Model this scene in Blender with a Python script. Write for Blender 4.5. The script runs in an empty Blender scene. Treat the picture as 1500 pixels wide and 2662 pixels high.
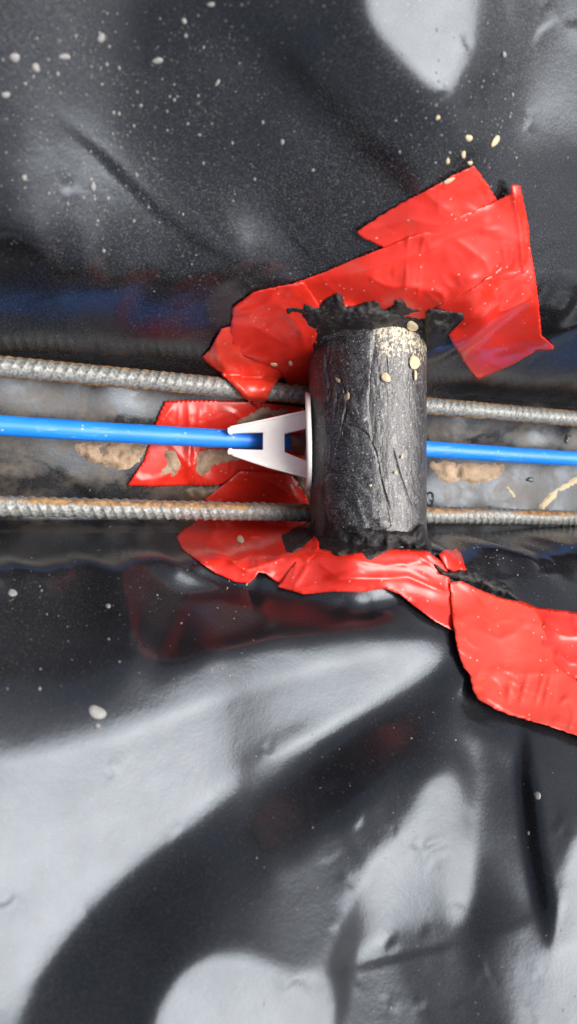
import bpy, math, random
import numpy as np
from mathutils import Vector, Matrix
from mathutils.geometry import delaunay_2d_cdt

random.seed(7)
rng = np.random.default_rng(11)
scene = bpy.context.scene
R = math.radians

# ------------------------------------------------------------------ camera
TILT = R(25.0)                       # the photographer leans in from the left
DIST = 0.744
FPX, CX, CY = 2100.0, 750.0, 1331.0
CAM = np.array([-DIST*math.sin(TILT), 0.0, DIST*math.cos(TILT)])
FWD = np.array([math.sin(TILT), 0.0, -math.cos(TILT)])
RGT = np.array([math.cos(TILT), 0.0, math.sin(TILT)])
UPV = np.array([0.0, 1.0, 0.0])
cam_data = bpy.data.cameras.new('camera')
cam = bpy.data.objects.new('camera', cam_data)
scene.collection.objects.link(cam)
cam.matrix_world = Matrix(((RGT[0], UPV[0], -FWD[0], CAM[0]),
                           (RGT[1], UPV[1], -FWD[1], CAM[1]),
                           (RGT[2], UPV[2], -FWD[2], CAM[2]),
                           (0, 0, 0, 1)))
cam_data.sensor_fit = 'VERTICAL'
cam_data.sensor_height = 24.0
cam_data.lens = 24.0*FPX/2662.0
cam_data.clip_start = 0.01
cam_data.clip_end = 200.0
cam_data.dof.use_dof = True
cam_data.dof.focus_distance = 0.70
cam_data.dof.aperture_fstop = 3.2
scene.camera = cam

# ------------------------------------------------------------------ light
SUN_EL, SUN_AZ = R(64.0), R(0.0)     # azimuth measured from +x towards +y
SUN = np.array([math.cos(SUN_EL)*math.cos(SUN_AZ), math.cos(SUN_EL)*math.sin(SUN_AZ), math.sin(SUN_EL)])
world = bpy.data.worlds.new('World'); scene.world = world; world.use_nodes = True
wn = world.node_tree; wn.nodes.clear()
wo = wn.nodes.new('ShaderNodeOutputWorld'); wb = wn.nodes.new('ShaderNodeBackground')
sky = wn.nodes.new('ShaderNodeTexSky'); sky.sky_type = 'NISHITA'; sky.sun_disc = False
sky.sun_elevation = SUN_EL; sky.sun_rotation = math.pi/2 - SUN_AZ
sky.air_density = 1.0; sky.dust_density = 8.0; sky.ozone_density = 1.0
wb.inputs['Strength'].default_value = 0.10
hs = wn.nodes.new('ShaderNodeHueSaturation'); hs.inputs['Saturation'].default_value = 0.60   # thin cloud greys the blue
wn.links.new(sky.outputs[0], hs.inputs['Color']); wn.links.new(hs.outputs[0], wb.inputs[0]); wn.links.new(wb.outputs[0], wo.inputs[0])
sun_d = bpy.data.lights.new('sun', 'SUN'); sun_d.energy = 1.5; sun_d.angle = R(46); sun_d.color = (1.0, 0.99, 0.97)
sun = bpy.data.objects.new('sun', sun_d); scene.collection.objects.link(sun)
sun.rotation_euler = Vector(SUN).to_track_quat('Z', 'Y').to_euler(); sun.location = (1, 0, 2)
vs = scene.view_settings
vs.view_transform = 'Standard'; vs.look = 'None'; vs.gamma = 1.0; vs.use_curve_mapping = False
vs.exposure = 0.78

# ------------------------------------------------------------------ numeric helpers
def ray(px, py):
    px = np.asarray(px, float); py = np.asarray(py, float)
    a = (px-CX)/FPX; b = (CY-py)/FPX
    return FWD[None] + a[..., None]*RGT + b[..., None]*UPV
def at_z(px, py, z):                 # point of a picture position on the level z
    r = ray(np.array([px]), np.array([py]))[0]
    d = (z-CAM[2])/r[2]
    return CAM + d*r
def to_px(P):
    v = P-CAM; d = v@FWD
    return CX+FPX*(v@RGT)/d, CY-FPX*(v@UPV)/d
def blur(img, s):
    if s <= 0: return img
    k = np.exp(-0.5*(np.arange(-int(3*s)-1, int(3*s)+2)/s)**2); k /= k.sum(); n = len(k)//2
    a = np.pad(img, ((n, n), (n, n)), mode='edge')
    L = a.shape[0]; m = 1 << int(math.ceil(math.log2(L+len(k))))
    a = np.fft.irfft(np.fft.rfft(a, m, axis=0)*np.fft.rfft(k, m)[:, None], m, axis=0)[2*n:2*n+img.shape[0]]
    L = a.shape[1]; m = 1 << int(math.ceil(math.log2(L+len(k))))
    a = np.fft.irfft(np.fft.rfft(a, m, axis=1)*np.fft.rfft(k, m)[None], m, axis=1)[:, 2*n:2*n+img.shape[1]]
    return a
def inside(poly, X, Y):
    m = np.zeros(X.shape, bool); n = len(poly)
    for i in range(n):
        x0, y0 = poly[i][:2]; x1, y1 = poly[(i+1) % n][:2]
        if y0 == y1: continue
        c = ((y0 > Y) != (y1 > Y)) & (X < (x1-x0)*(Y-y0)/(y1-y0)+x0)
        m ^= c
    return m
def seg_dist(line, X, Y):
    d = np.full(np.shape(X), 1e9); t_all = np.zeros(np.shape(X)); n = len(line)-1
    for i in range(n):
        x0, y0 = line[i][:2]; x1, y1 = line[i+1][:2]
        dx, dy = x1-x0, y1-y0
        t = np.clip(((X-x0)*dx+(Y-y0)*dy)/(dx*dx+dy*dy+1e-12), 0, 1)
        dd = np.hypot(X-x0-t*dx, Y-y0-t*dy)
        b = dd < d
        d = np.where(b, dd, d); t_all = np.where(b, (i+t)/n, t_all)
    return d, t_all
def bilin(A, u, v):
    u = np.clip(u, 0, A.shape[1]-1.001); v = np.clip(v, 0, A.shape[0]-1.001)
    i = u.astype(int); j = v.astype(int); fu = u-i; fv = v-j
    return (A[j, i]*(1-fu)+A[j, i+1]*fu)*(1-fv)+(A[j+1, i]*(1-fu)+A[j+1, i+1]*fu)*fv
_tab = rng.random((256, 256))
def vnoise(x, y):
    xi = np.floor(x).astype(int); yi = np.floor(y).astype(int); fx = x-xi; fy = y-yi
    fx = fx*fx*(3-2*fx); fy = fy*fy*(3-2*fy)
    g = lambda a, b: _tab[b % 256, a % 256]
    return ((g(xi, yi)*(1-fx)+g(xi+1, yi)*fx)*(1-fy)+(g(xi, yi+1)*(1-fx)+g(xi+1, yi+1)*fx)*fy)*2-1
def fbm(x, y, o=4):
    s = 0; a = 1.0
    for k in range(o):
        s = s+a*vnoise(x+17.3*k, y+5.1*k); x = x*2.03; y = y*2.03; a *= 0.5
    return s
def sstep(a, b, x):
    t = np.clip((x-a)/(b-a), 0, 1); return t*t*(3-2*t)

# ------------------------------------------------------------------ object helpers
def link(o): scene.collection.objects.link(o); return o
def mesh_obj(name, verts, faces, m, parent=None, smooth=True):
    me = bpy.data.meshes.new(name)
    me.from_pydata([tuple(map(float, v)) for v in verts], [], [tuple(int(i) for i in f) for f in faces])
    me.update()
    if smooth: me.polygons.foreach_set('use_smooth', [True]*len(me.polygons))
    me.materials.append(m)
    o = link(bpy.data.objects.new(name, me))
    if parent is not None: o.parent = parent; o.matrix_parent_inverse = parent.matrix_world.inverted()
    return o
def tag(o, label, cat, group=None):
    o['label'] = label; o['category'] = cat
    if group: o['group'] = group
    return o
def empty(name, loc):
    o = link(bpy.data.objects.new(name, None)); o.empty_display_size = 0.02
    o.location = loc; bpy.context.view_layer.update(); return o
def grid_faces(nu, nv, wrap=False):
    f = []
    for j in range(nv-1):
        for i in range(nu if wrap else nu-1):
            a = j*nu+i; b = j*nu+(i+1) % nu
            f.append((a, b, b+nu, a+nu))
    return f
def vcol(o, name, vals):
    at = o.data.attributes.new(name, 'FLOAT', 'POINT')
    at.data.foreach_set('value', np.asarray(vals, np.float32))

# ------------------------------------------------------------------ materials
def mat(name, col, rough=0.5, ior=1.5, coat=0.0, coat_r=0.1):
    m = bpy.data.materials.new(name); m.use_nodes = True
    b = m.node_tree.nodes['Principled BSDF']
    b.inputs['Base Color'].default_value = (*col, 1); b.inputs['Roughness'].default_value = rough
    b.inputs['IOR'].default_value = ior
    b.inputs['Coat Weight'].default_value = coat; b.inputs['Coat Roughness'].default_value = coat_r
    return m, m.node_tree, b
def N(t, kind, **kw):
    n = t.nodes.new(kind)
    for k, v in kw.items():
        if k in n.inputs: n.inputs[k].default_value = v
        else: setattr(n, k, v)
    return n
def coords(t, scale=(1, 1, 1), rot=(0, 0, 0)):
    g = N(t, 'ShaderNodeNewGeometry'); mp = N(t, 'ShaderNodeMapping')
    mp.inputs['Scale'].default_value = scale; mp.inputs['Rotation'].default_value = rot
    t.links.new(g.outputs['Position'], mp.inputs['Vector']); return mp.outputs[0]
def noise(t, scale, detail=4, vec=None, rough=0.55, dist=0.0):
    n = N(t, 'ShaderNodeTexNoise'); n.inputs['Scale'].default_value = scale; n.inputs['Detail'].default_value = detail
    n.inputs['Roughness'].default_value = rough; n.inputs['Distortion'].default_value = dist
    t.links.new(vec if vec is not None else coords(t), n.inputs['Vector']); return n.outputs['Fac']
def ramp(t, src, a, b, lo=0.0, hi=1.0):
    n = N(t, 'ShaderNodeMapRange'); n.clamp = True
    n.inputs['From Min'].default_value = a; n.inputs['From Max'].default_value = b
    n.inputs['To Min'].default_value = lo; n.inputs['To Max'].default_value = hi
    t.links.new(src, n.inputs['Value']); return n.outputs[0]
def math_n(t, op, a, b):
    n = N(t, 'ShaderNodeMath', operation=op)
    for i, v in enumerate((a, b)):
        if isinstance(v, (int, float)): n.inputs[i].default_value = v
        else: t.links.new(v, n.inputs[i])
    return n.outputs[0]
def mixc(t, fac, a, b):
    n = N(t, 'ShaderNodeMix', data_type='RGBA')
    for s, v in ((n.inputs[0], fac), (n.inputs[6], a), (n.inputs[7], b)):
        if isinstance(v, (int, float)): s.default_value = v
        elif isinstance(v, tuple): s.default_value = (*v, 1)
        else: t.links.new(v, s)
    return n.outputs[2]
def bump(t, b, h, strength=0.3, dist=0.001):
    n = N(t, 'ShaderNodeBump'); n.inputs['Strength'].default_value = strength; n.inputs['Distance'].default_value = dist
    t.links.new(h, n.inputs['Height']); t.links.new(n.outputs[0], b.inputs['Normal'])
def attr(t, name):
    n = N(t, 'ShaderNodeAttribute', attribute_name=name); return n.outputs['Fac']

def speck(t, scale, thr, soft=0.04):
    v = N(t, 'ShaderNodeTexVoronoi'); v.inputs['Scale'].default_value = scale
    t.links.new(coords(t), v.inputs['Vector'])
    keep = N(t, 'ShaderNodeSeparateColor'); t.links.new(v.outputs['Color'], keep.inputs[0])
    d = ramp(t, v.outputs['Distance'], thr*0.5, thr, 1, 0)
    return math_n(t, 'MULTIPLY', d, ramp(t, keep.outputs[0], 0.72, 0.80))

# black polythene with a dusty film
M_SHEET, t, b = mat('black_polythene', (0.012, 0.012, 0.014), 0.2, 1.555)
b.inputs['Specular Tint'].default_value = (0.78, 0.88, 1.0, 1)  # blue of the reflected sky put into the sheen colour
dust = math_n(t, 'MULTIPLY', ramp(t, noise(t, 1100, 2), 0.52, 0.70), ramp(t, noise(t, 7, 3), 0.35, 0.7, 0.15, 1))
sx = N(t, 'ShaderNodeSeparateXYZ'); t.links.new(coords(t), sx.inputs[0])
upb = ramp(t, math_n(t, 'ADD', sx.outputs[1], math_n(t, 'MULTIPLY', noise(t, 6, 3), 0.2)), 0.0, 0.26, 0.22, 1.0)
dust = math_n(t, 'MULTIPLY', dust, upb)
sp = math_n(t, 'MAXIMUM', math_n(t, 'MULTIPLY', speck(t, 330, 0.30), 0.55), math_n(t, 'MULTIPLY', speck(t, 140, 0.16), 0.8))
film = ramp(t, noise(t, 11, 5), 0.45, 0.75, 0, 0.35)
col = mixc(t, film, (0.010, 0.010, 0.012), (0.030, 0.029, 0.028))
col = mixc(t, math_n(t, 'MULTIPLY', dust, 0.75), col, (0.17, 0.17, 0.17))
sp2 = math_n(t, 'MULTIPLY', math_n(t, 'MULTIPLY', sp, upb), ramp(t, noise(t, 9, 3), 0.4, 0.65, 0.1, 1))
col = mixc(t, math_n(t, 'MULTIPLY', sp2, 0.7), col, (0.34, 0.33, 0.31))
# silt settled on the trench bottom
silt = math_n(t, 'MULTIPLY', ramp(t, sx.outputs[2], -0.024, -0.012, 1, 0), ramp(t, noise(t, 26, 6, None, 0.65, 0.4), 0.44, 0.60, 0.05, 0.8))
col = mixc(t, silt, col, mixc(t, noise(t, 300, 5), (0.05, 0.043, 0.036), (0.20, 0.16, 0.12)))
t.links.new(col, b.inputs['Base Color'])
rg = math_n(t, 'ADD', ramp(t, noise(t, 14, 5), 0.3, 0.75, 0.15, 0.33), math_n(t, 'ADD', math_n(t, 'MULTIPLY', dust, 0.15), math_n(t, 'MULTIPLY', silt, 0.35)))
t.links.new(rg, b.inputs['Roughness'])
bump(t, b, math_n(t, 'ADD', noise(t, 420, 2), math_n(t, 'MULTIPLY', noise(t, 45, 5, None, 0.6), 3.0)), 0.09, 0.001)

def tape_mat(name, col):
    m, t, b = mat(name, col, 0.32, 1.45, 0.5, 0.14)
    c = mixc(t, ramp(t, noise(t, 16, 6, None, 0.65), 0.38, 0.66), col, tuple(x*0.70 for x in col))
    smear = ramp(t, noise(t, 30, 6, coords(t, (1, 2.4, 1), (0, 0, 0.5)), 0.65, 0.6), 0.57, 0.70, 0, 0.38)
    c = mixc(t, smear, c, (0.35, 0.10, 0.07))
    c = mixc(t, math_n(t, 'MULTIPLY', speck(t, 190, 0.2), 0.6), c, (0.75, 0.5, 0.38))
    t.links.new(c, b.inputs['Base Color'])
    t.links.new(ramp(t, noise(t, 40, 5), 0.3, 0.7, 0.26, 0.46), b.inputs['Roughness'])
    bump(t, b, noise(t, 75, 3), 0.10, 0.002)
    return m
M_TAPE = tape_mat('red_tape', (0.84, 0.030, 0.014))
M_TAPE2 = tape_mat('red_tape_fresh', (0.92, 0.060, 0.030))

# bitumen wrap on the pipe
M_WRAP, t, b = mat('bitumen_wrap', (0.03, 0.03, 0.032), 0.45, 1.75)
st = noise(t, 320, 5, coords(t, (1.2, 0.55, 1)), 0.65)
gr = noise(t, 900, 3)
c = mixc(t, ramp(t, st, 0.35, 0.65), (0.009, 0.008, 0.008), (0.060, 0.060, 0.063))
mott = ramp(t, noise(t, 120, 6, coords(t, (1.4, 0.6, 1)), 0.7, 0.5), 0.40, 0.60)
c = mixc(t, mott, (0.009, 0.0085, 0.0085), c)
c = mixc(t, ramp(t, gr, 0.50, 0.68, 0, 0.7), c, (0.26, 0.26, 0.27))
gm = attr(t, 'grit')
gn = ramp(t, math_n(t, 'ADD', noise(t, 330, 6, coords(t, (1.3, 0.9, 1)), 0.72), math_n(t, 'MULTIPLY', gm, 0.27)), 0.72, 0.77)
c = mixc(t, math_n(t, 'MULTIPLY', gn, ramp(t, gm, 0.02, 0.2)), c, (0.58, 0.49, 0.34))
c = mixc(t, math_n(t, 'MULTIPLY', speck(t, 330, 0.3), 0.6), c, (0.5, 0.48, 0.44))
t.links.new(c, b.inputs['Base Color'])
t.links.new(ramp(t, st, 0.3, 0.7, 0.27, 0.45), b.inputs['Roughness'])
bump(t, b, math_n(t, 'ADD', st, math_n(t, 'ADD', math_n(t, 'MULTIPLY', gr, 0.5), mott)), 0.28, 0.0010)

M_MASTIC, t, b = mat('black_mastic', (0.010, 0.010, 0.010), 0.42, 1.6)
mn = noise(t, 240, 6, coords(t, (1, 1.8, 1)), 0.65, 0.8)
c = mixc(t, ramp(t, mn, 0.55, 0.72, 0, 0.6), (0.008, 0.008, 0.008), (0.16, 0.155, 0.15))
t.links.new(c, b.inputs['Base Color'])
t.links.new(ramp(t, mn, 0.3, 0.7, 0.28, 0.6), b.inputs['Roughness'])
bump(t, b, mn, 0.8, 0.002)

M_MUD, t, b = mat('drying_mud', (0.36, 0.25, 0.16), 0.8)
n1 = noise(t, 55, 6, None, 0.65); n2 = noise(t, 420, 4)
c = mixc(t, ramp(t, n1, 0.35, 0.65), (0.30, 0.205, 0.13), (0.58, 0.43, 0.30))
c = mixc(t, ramp(t, n2, 0.60, 0.72, 0, 0.7), c, (0.10, 0.07, 0.05))
t.links.new(c, b.inputs['Base Color'])
t.links.new(ramp(t, n1, 0.3, 0.7, 0.45, 0.9), b.inputs['Roughness'])
bump(t, b, math_n(t, 'ADD', n1, n2), 0.5, 0.0015)
M_MUD_D, t, b = mat('wet_mud', (0.16, 0.11, 0.07), 0.5)
c = mixc(t, noise(t, 90, 6), (0.07, 0.05, 0.035), (0.20, 0.14, 0.09)); t.links.new(c, b.inputs['Base Color'])
bump(t, b, noise(t, 300, 4), 0.4, 0.001)
M_SPLAT, t, b = mat('pale_splash', (0.62, 0.52, 0.36), 0.75)
c = mixc(t, noise(t, 300, 4), (0.72, 0.60, 0.38), (0.50, 0.40, 0.26)); t.links.new(c, b.inputs['Base Color'])
bump(t, b, noise(t, 700, 3), 0.4, 0.0008)
M_BEAD, t, b = mat('grey_splash', (0.62, 0.60, 0.56), 0.55)
c = mixc(t, noise(t, 260, 3), (0.36, 0.355, 0.345), (0.19, 0.188, 0.18)); t.links.new(c, b.inputs['Base Color'])

M_STEEL, t, b = mat('rebar_steel', (0.36, 0.37, 0.37), 0.42, 1.5)
b.inputs['Metallic'].default_value = 0.35
ru = attr(t, 'rust')
nn = noise(t, 160, 6, None, 0.62); nb = noise(t, 22, 3)
c = mixc(t, ramp(t, noise(t, 420, 4), 0.35, 0.7), (0.14, 0.143, 0.137), (0.40, 0.415, 0.395))
rmask = ramp(t, math_n(t, 'ADD', math_n(t, 'MULTIPLY', ru, 0.62), math_n(t, 'ADD', math_n(t, 'MULTIPLY', nn, 0.55), math_n(t, 'MULTIPLY', nb, 0.35))), 0.66, 0.86)
rc = mixc(t, ramp(t, nn, 0.4, 0.65), (0.17, 0.085, 0.035), (0.50, 0.29, 0.12))
c = mixc(t, rmask, c, rc)
c = mixc(t, ramp(t, noise(t, 300, 5), 0.62, 0.75, 0, 0.55), c, (0.07, 0.06, 0.05))
t.links.new(c, b.inputs['Base Color'])
t.links.new(ramp(t, rmask, 0, 1, 0.42, 0.8), b.inputs['Roughness'])
t.links.new(ramp(t, rmask, 0, 1, 0.12, 0.0), b.inputs['Metallic'])
bump(t, b, nn, 0.35, 0.0008)

M_BLUE, t, b = mat('blue_sheath', (0.012, 0.16, 0.74), 0.38, 1.5)
c = mixc(t, ramp(t, noise(t, 60, 5, coords(t, (0.4, 1, 1))), 0.4, 0.75), (0.012, 0.24, 0.92), (0.03, 0.30, 0.94))
c = mixc(t, math_n(t, 'MULTIPLY', speck(t, 160, 0.22), 0.6), c, (0.45, 0.55, 0.7))
c = mixc(t, ramp(t, noise(t, 240, 5, coords(t, (0.25, 1.5, 1))), 0.58, 0.72, 0, 0.55), c, (0.30, 0.42, 0.62))
t.links.new(c, b.inputs['Base Color'])
bump(t, b, noise(t, 90, 3, coords(t, (0.3, 1, 1))), 0.12, 0.001)

M_WHITE, t, b = mat('white_plastic', (0.80, 0.77, 0.76), 0.42, 1.5)
c = mixc(t, ramp(t, noise(t, 120, 5), 0.5, 0.75, 0, 0.35), (0.88, 0.86, 0.82), (0.68, 0.62, 0.55))
t.links.new(c, b.inputs['Base Color'])
b.inputs['Subsurface Weight'].default_value = 0.0
b.inputs['Subsurface Radius'].default_value = (0.003, 0.002, 0.0015)
bump(t, b, noise(t, 220, 3), 0.12, 0.0006)

M_WATER, t, b = mat('clear_water', (1, 1, 1), 0.02, 1.33); b.inputs['Transmission Weight'].default_value = 1.0
M_SOIL, t, b = mat('bare_soil', (0.22, 0.16, 0.11), 0.9)
c = mixc(t, noise(t, 6, 8), (0.14, 0.10, 0.07), (0.30, 0.22, 0.15)); t.links.new(c, b.inputs['Base Color'])
bump(t, b, noise(t, 14, 8), 0.8, 0.03)

# ------------------------------------------------------------------ the plastic sheet
XP_AXIS = at_z(958, 1110, 0.062)[0]; ZP = 0.062; RP = 0.0503      # drain pipe axis / radius
# how the draped sheet turns towards the bright part of the sky (1) or towards the other bank (0)
BS = 5.0
bw, bh = 300, 533
GX, GY = np.meshgrid((np.arange(bw)+0.5)*BS, (np.arange(bh)+0.5)*BS)
Bm = np.full((bh, bw), 0.10)
def paint(poly, val, soft):
    global Bm
    m = blur(inside(poly, GX, GY).astype(float), soft/BS); Bm = Bm*(1-m)+val*m
def stroke(line, w0, w1, val, soft):
    global Bm
    d, tt = seg_dist(line, GX, GY)
    m = blur((d < (w0+(w1-w0)*tt)).astype(float), soft/BS); Bm = Bm*(1-m)+val*m
# upper bank
paint([(0, 330), (300, 330), (640, 650), (500, 720), (250, 560), (0, 470)], 0.26, 50)
paint([(560, 420), (760, 440), (900, 560), (640, 640)], 0.22, 60)
paint([(860, -50), (1600, -50), (1600, 450), (1300, 430), (1120, 400), (940, 160)], 0.36, 60)
paint([(900, -80), (960, 70), (1060, 160), (1125, 235), (1175, 250), (1190, 190), (1245, 125), (1240, -80)], 1.05, 34)
stroke([(970, 20), (1050, 65), (1180, 90)], 10, 8, 0.55, 10)
paint([(1170, 290), (1480, 200), (1490, 400), (1300, 430)], 0.46, 40)
paint([(1230, 420), (1500, 400), (1500, 900), (1400, 900)], 0.16, 40)
stroke([(600, 60), (760, 200), (960, 370), (1090, 510)], 75, 25, 0.0, 22)
stroke([(765, 255), (850, 340), (915, 375)], 10, 4, 0.40, 8)
stroke([(815, 215), (890, 280), (945, 350)], 9, 4, 0.34, 7)
# lower bank
paint([(1185, 1655), (1000, 1680), (750, 1742), (560, 1812), (250, 1915), (-60, 1985), (-60, 2760), (0, 2680), (52, 2610), (155, 2470), (258, 2335), (361, 2240), (516, 2108), (661, 1965), (820, 1895), (950, 1832), (1100, 1745)], 1.0, 46)
stroke([(0, 1925), (300, 1845), (560, 1755), (760, 1690), (1000, 1640)], 20, 12, 0.35, 30)
stroke([(560, 1680), (700, 1640), (760, 1610)], 7, 6, 0.5, 8)
paint([(340, 2720), (444, 2535), (475, 2499), (542, 2480), (645, 2486), (760, 2530), (885, 2545), (890, 2720)], 0.92, 16)
paint([(1111, 2000), (1080, 2080), (931, 2271), (858, 2478), (790, 2530), (900, 2510), (1137, 2400), (1230, 2420), (1240, 2220), (1240, 2090), (1204, 1990)], 0.66, 24)
paint([(1090, 2150), (940, 2285), (1000, 2330), (1180, 2350), (1160, 2150)], 0.74, 24)
paint([(1170, 2180), (1160, 2390), (1230, 2420), (1238, 2200)], 0.9, 14)
paint([(1020, 2420), (1130, 2390), (1150, 2470), (900, 2530), (960, 2460)], 0.38, 26)
paint([(1100, 2475), (1180, 2440), (1300, 2720), (884, 2720), (893, 2535)], 0.20, 12)
paint([(1230, 2425), (1400, 2388), (1430, 2470), (1437, 2271), (1494, 2158), (1580, 2150), (1580, 2720), (1390, 2720), (1260, 2480)], 0.72, 16)
stroke([(1173, 2425), (1270, 2530), (1370, 2690)], 10, 16, 0.75, 9)
paint([(1250, 1960), (1420, 1960), (1440, 2370), (1262, 2420)], 0.27, 20)
paint([(1150, 1800), (1250, 1830), (1320, 1950), (1200, 2000), (1130, 1900)], 0.40, 30)
stroke([(1180, 1790), (1250, 1830)], 14, 10, 0.5, 12)
# trench floor
paint([(90, 1150), (420, 1140), (380, 1240), (150, 1250)], 0.5, 25)
paint([(0, 1010), (460, 1040), (440, 1090), (0, 1050)], 0.45, 20)
paint([(1110, 1250), (1500, 1200), (1500, 1330), (1110, 1320)], 0.6, 20)
paint([(1370, 1110), (1500, 1110), (1500, 1160), (1400, 1160)], 0.7, 12)
Bm += 0.02*fbm(GX/160, GY/110, 2)

# stretches of the bank that stand almost upright and face the other side
Sm = np.zeros((bh, bw))
def steep(poly, val, soft):
    global Sm
    m = blur(inside(poly, GX, GY).astype(float), soft/BS); Sm = Sm*(1-m)+val*m
steep([(-300, 1560), (300, 1530), (700, 1545), (1100, 1600), (1180, 1640), (960, 1640), (700, 1660), (480, 1690), (300, 1720), (-300, 1760)], 0.85, 16)
steep([(450, 1550), (640, 1545), (860, 1570), (1000, 1590), (900, 1625), (700, 1635), (560, 1670), (400, 1710), (470, 1620)], 2.4, 8)
steep([(200, 1480), (330, 1480), (390, 1590), (330, 1640), (260, 1620)], 1.3, 16)
steep([(640, 2080), (960, 1870), (1040, 1850), (1070, 1890), (1020, 1990), (900, 2120), (760, 2240), (660, 2230)], 1.35, 20)
steep([(1175, 1850), (1240, 1860), (1290, 1890), (1310, 1930), (1220, 1890)], 1.3, 8)
steep([(600, 60), (720, 80), (900, 280), (1080, 500), (1000, 480), (800, 300)], 1.6, 16)
steep([(380, 800), (560, 720), (720, 700), (620, 770), (440, 860)], 1.6, 10)
steep([(620, 420), (800, 400), (900, 520), (700, 600)], 1.0, 40)
CELL = 0.004
xs = np.arange(-0.62, 0.90+1e-6, CELL); ys = np.arange(-0.72, 0.80+1e-6, CELL)
X, Y = np.meshgrid(xs, ys)
YL0, YL1, YU0, YU1 = -0.010, -0.037, 0.124, 0.164
near_pipe = np.exp(-((X-XP_AXIS)/0.085)**2)
rise = 0.142+0.014*near_pipe
H = np.where(Y > YU1, 0.05+0.7*(Y-YU1), np.where(Y < YL1, 0.05+0.7*(YL1-Y), -0.03))
def poisson(P, Q, lam):
    ny, nx = P.shape
    gx = np.zeros((ny, nx)); gy = np.zeros((ny, nx))
    gx[:, :-1] = lam*0.5*(P[:, :-1]+P[:, 1:]); gy[:-1] = 0.5*(Q[:-1]+Q[1:])
    f = gx.copy(); f[:, 1:] -= gx[:, :-1]; f += gy; f[1:] -= gy[:-1]
    F = np.concatenate([f, f[:, ::-1]], 1); F = np.concatenate([F, F[::-1]], 0)
    Fh = np.fft.rfft2(F)
    ky = 2*np.cos(2*np.pi*np.arange(2*ny)/(2*ny))-2; kx = 2*np.cos(2*np.pi*np.arange(nx+1)/(2*nx))-2
    den = lam*kx[None]+ky[:, None]; den[0, 0] = 1
    h = np.fft.irfft2(Fh/den, s=F.shape)[:ny, :nx]*CELL
    return h
upper = Y > 0.5*(YL0+YU0); sgn = np.where(upper, 1.0, -1.0)
floor_noise = 0.06*fbm(X/0.05, Y/0.03, 3)
foot_w = 0.011*fbm(X/0.05, 0*X+3.0, 3)+0.006*fbm(X/0.02, Y/0.05+9.0, 2)
YLa, YLb, YUa, YUb = YL0+0*foot_w, YL1+0.6*foot_w, YU0+0*foot_w, YU1+foot_w
low = (Y <= YLa) & (Y > YLb); upf = (Y >= YUa) & (Y < YUb); floor = (Y > YLa) & (Y < YUa)
fade = sstep(0.42, 0.62, np.hypot(X*0.8, Y-0.05))
cp = np.zeros_like(X); cq = np.zeros_like(X); cd = np.zeros_like(X)
for it in range(44):
    P3 = np.stack([X, Y, H], -1)
    px, py = to_px(P3)
    B = np.clip(bilin(Bm, px/BS-0.5, py/BS-0.5), 0, 1); S_ = bilin(Sm, px/BS-0.5, py/BS-0.5)
    v = P3-CAM; v /= np.linalg.norm(v, axis=-1, keepdims=True)
    nb_ = SUN-v
    pb = -nb_[..., 0]/nb_[..., 2]; qb = -nb_[..., 1]/nb_[..., 2]
    off = 1-B; beta = sstep(0.25, 1.0, B)
    lo = 0.47*off+0.8*S_; hi = lo+0.12+0.5*off
    if it == 0: qd, pd = qb+sgn*lo, pb
    else:
        qa = np.gradient(H, CELL, axis=0); pa = np.gradient(H, CELL, axis=1)
        qd = qb+sgn*np.clip(sgn*(qa-qb), lo, hi); pd = pb+np.clip(pa-pb, -0.4, 0.4)
        cp = np.clip(0.97*cp+0.35*(pb-pa), -0.5, 0.5)*beta; cq = np.clip(0.97*cq+0.35*(qb-qa), -0.5, 0.5)*beta
        bright = np.hypot(pa-pb, qa-qb) < 0.34
        cd = np.clip(0.96*cd+0.3*np.where(bright, np.maximum(0.9*lo-sgn*(qa-qb), 0), 0), 0, 0.5)*(1-beta)
    q = np.clip(beta*qb+(1-beta)*qd+cq+sgn*cd, -2.6, 2.6); p = beta*pb+(1-beta)*pd+cp
    # bottom and the steep foot of both banks
    q = np.where(floor, 0.56*off-0.16+floor_noise, q)
    q = np.where(low, -rise/(YLa-YLb), q); q = np.where(upf, rise/(YUb-YUa), q)
    p = np.where(floor | low | upf, (0.0 if it == 0 else pa*0.8), p)
    q = q*(1-fade)+fade*sgn*0.25; p = p*(1-fade)
    Hn = poisson(p, q, 0.25 if it < 8 else 0.6)
    fl = (Y > 0.02) & (Y < 0.09) & (X > -0.3) & (X < 0.4)
    Hn += -0.03-Hn[fl].mean()
    H = Hn if it == 0 else 0.4*H+0.6*Hn
# level the trench bottom along its length, keep the banks
row = np.where(np.abs(Y-0.055) < 0.06, 1.0, 0.0)
fm = (H*row).sum(0)/row.sum(0)
k = np.exp(-0.5*(np.arange(-30, 31)/12.0)**2); k /= k.sum()
fm = np.convolve(np.pad(fm, 30, mode='edge'), k, 'valid')
H -= ((fm+0.032))[None]*np.exp(-((Y-0.055)/0.16)**2)
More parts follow.
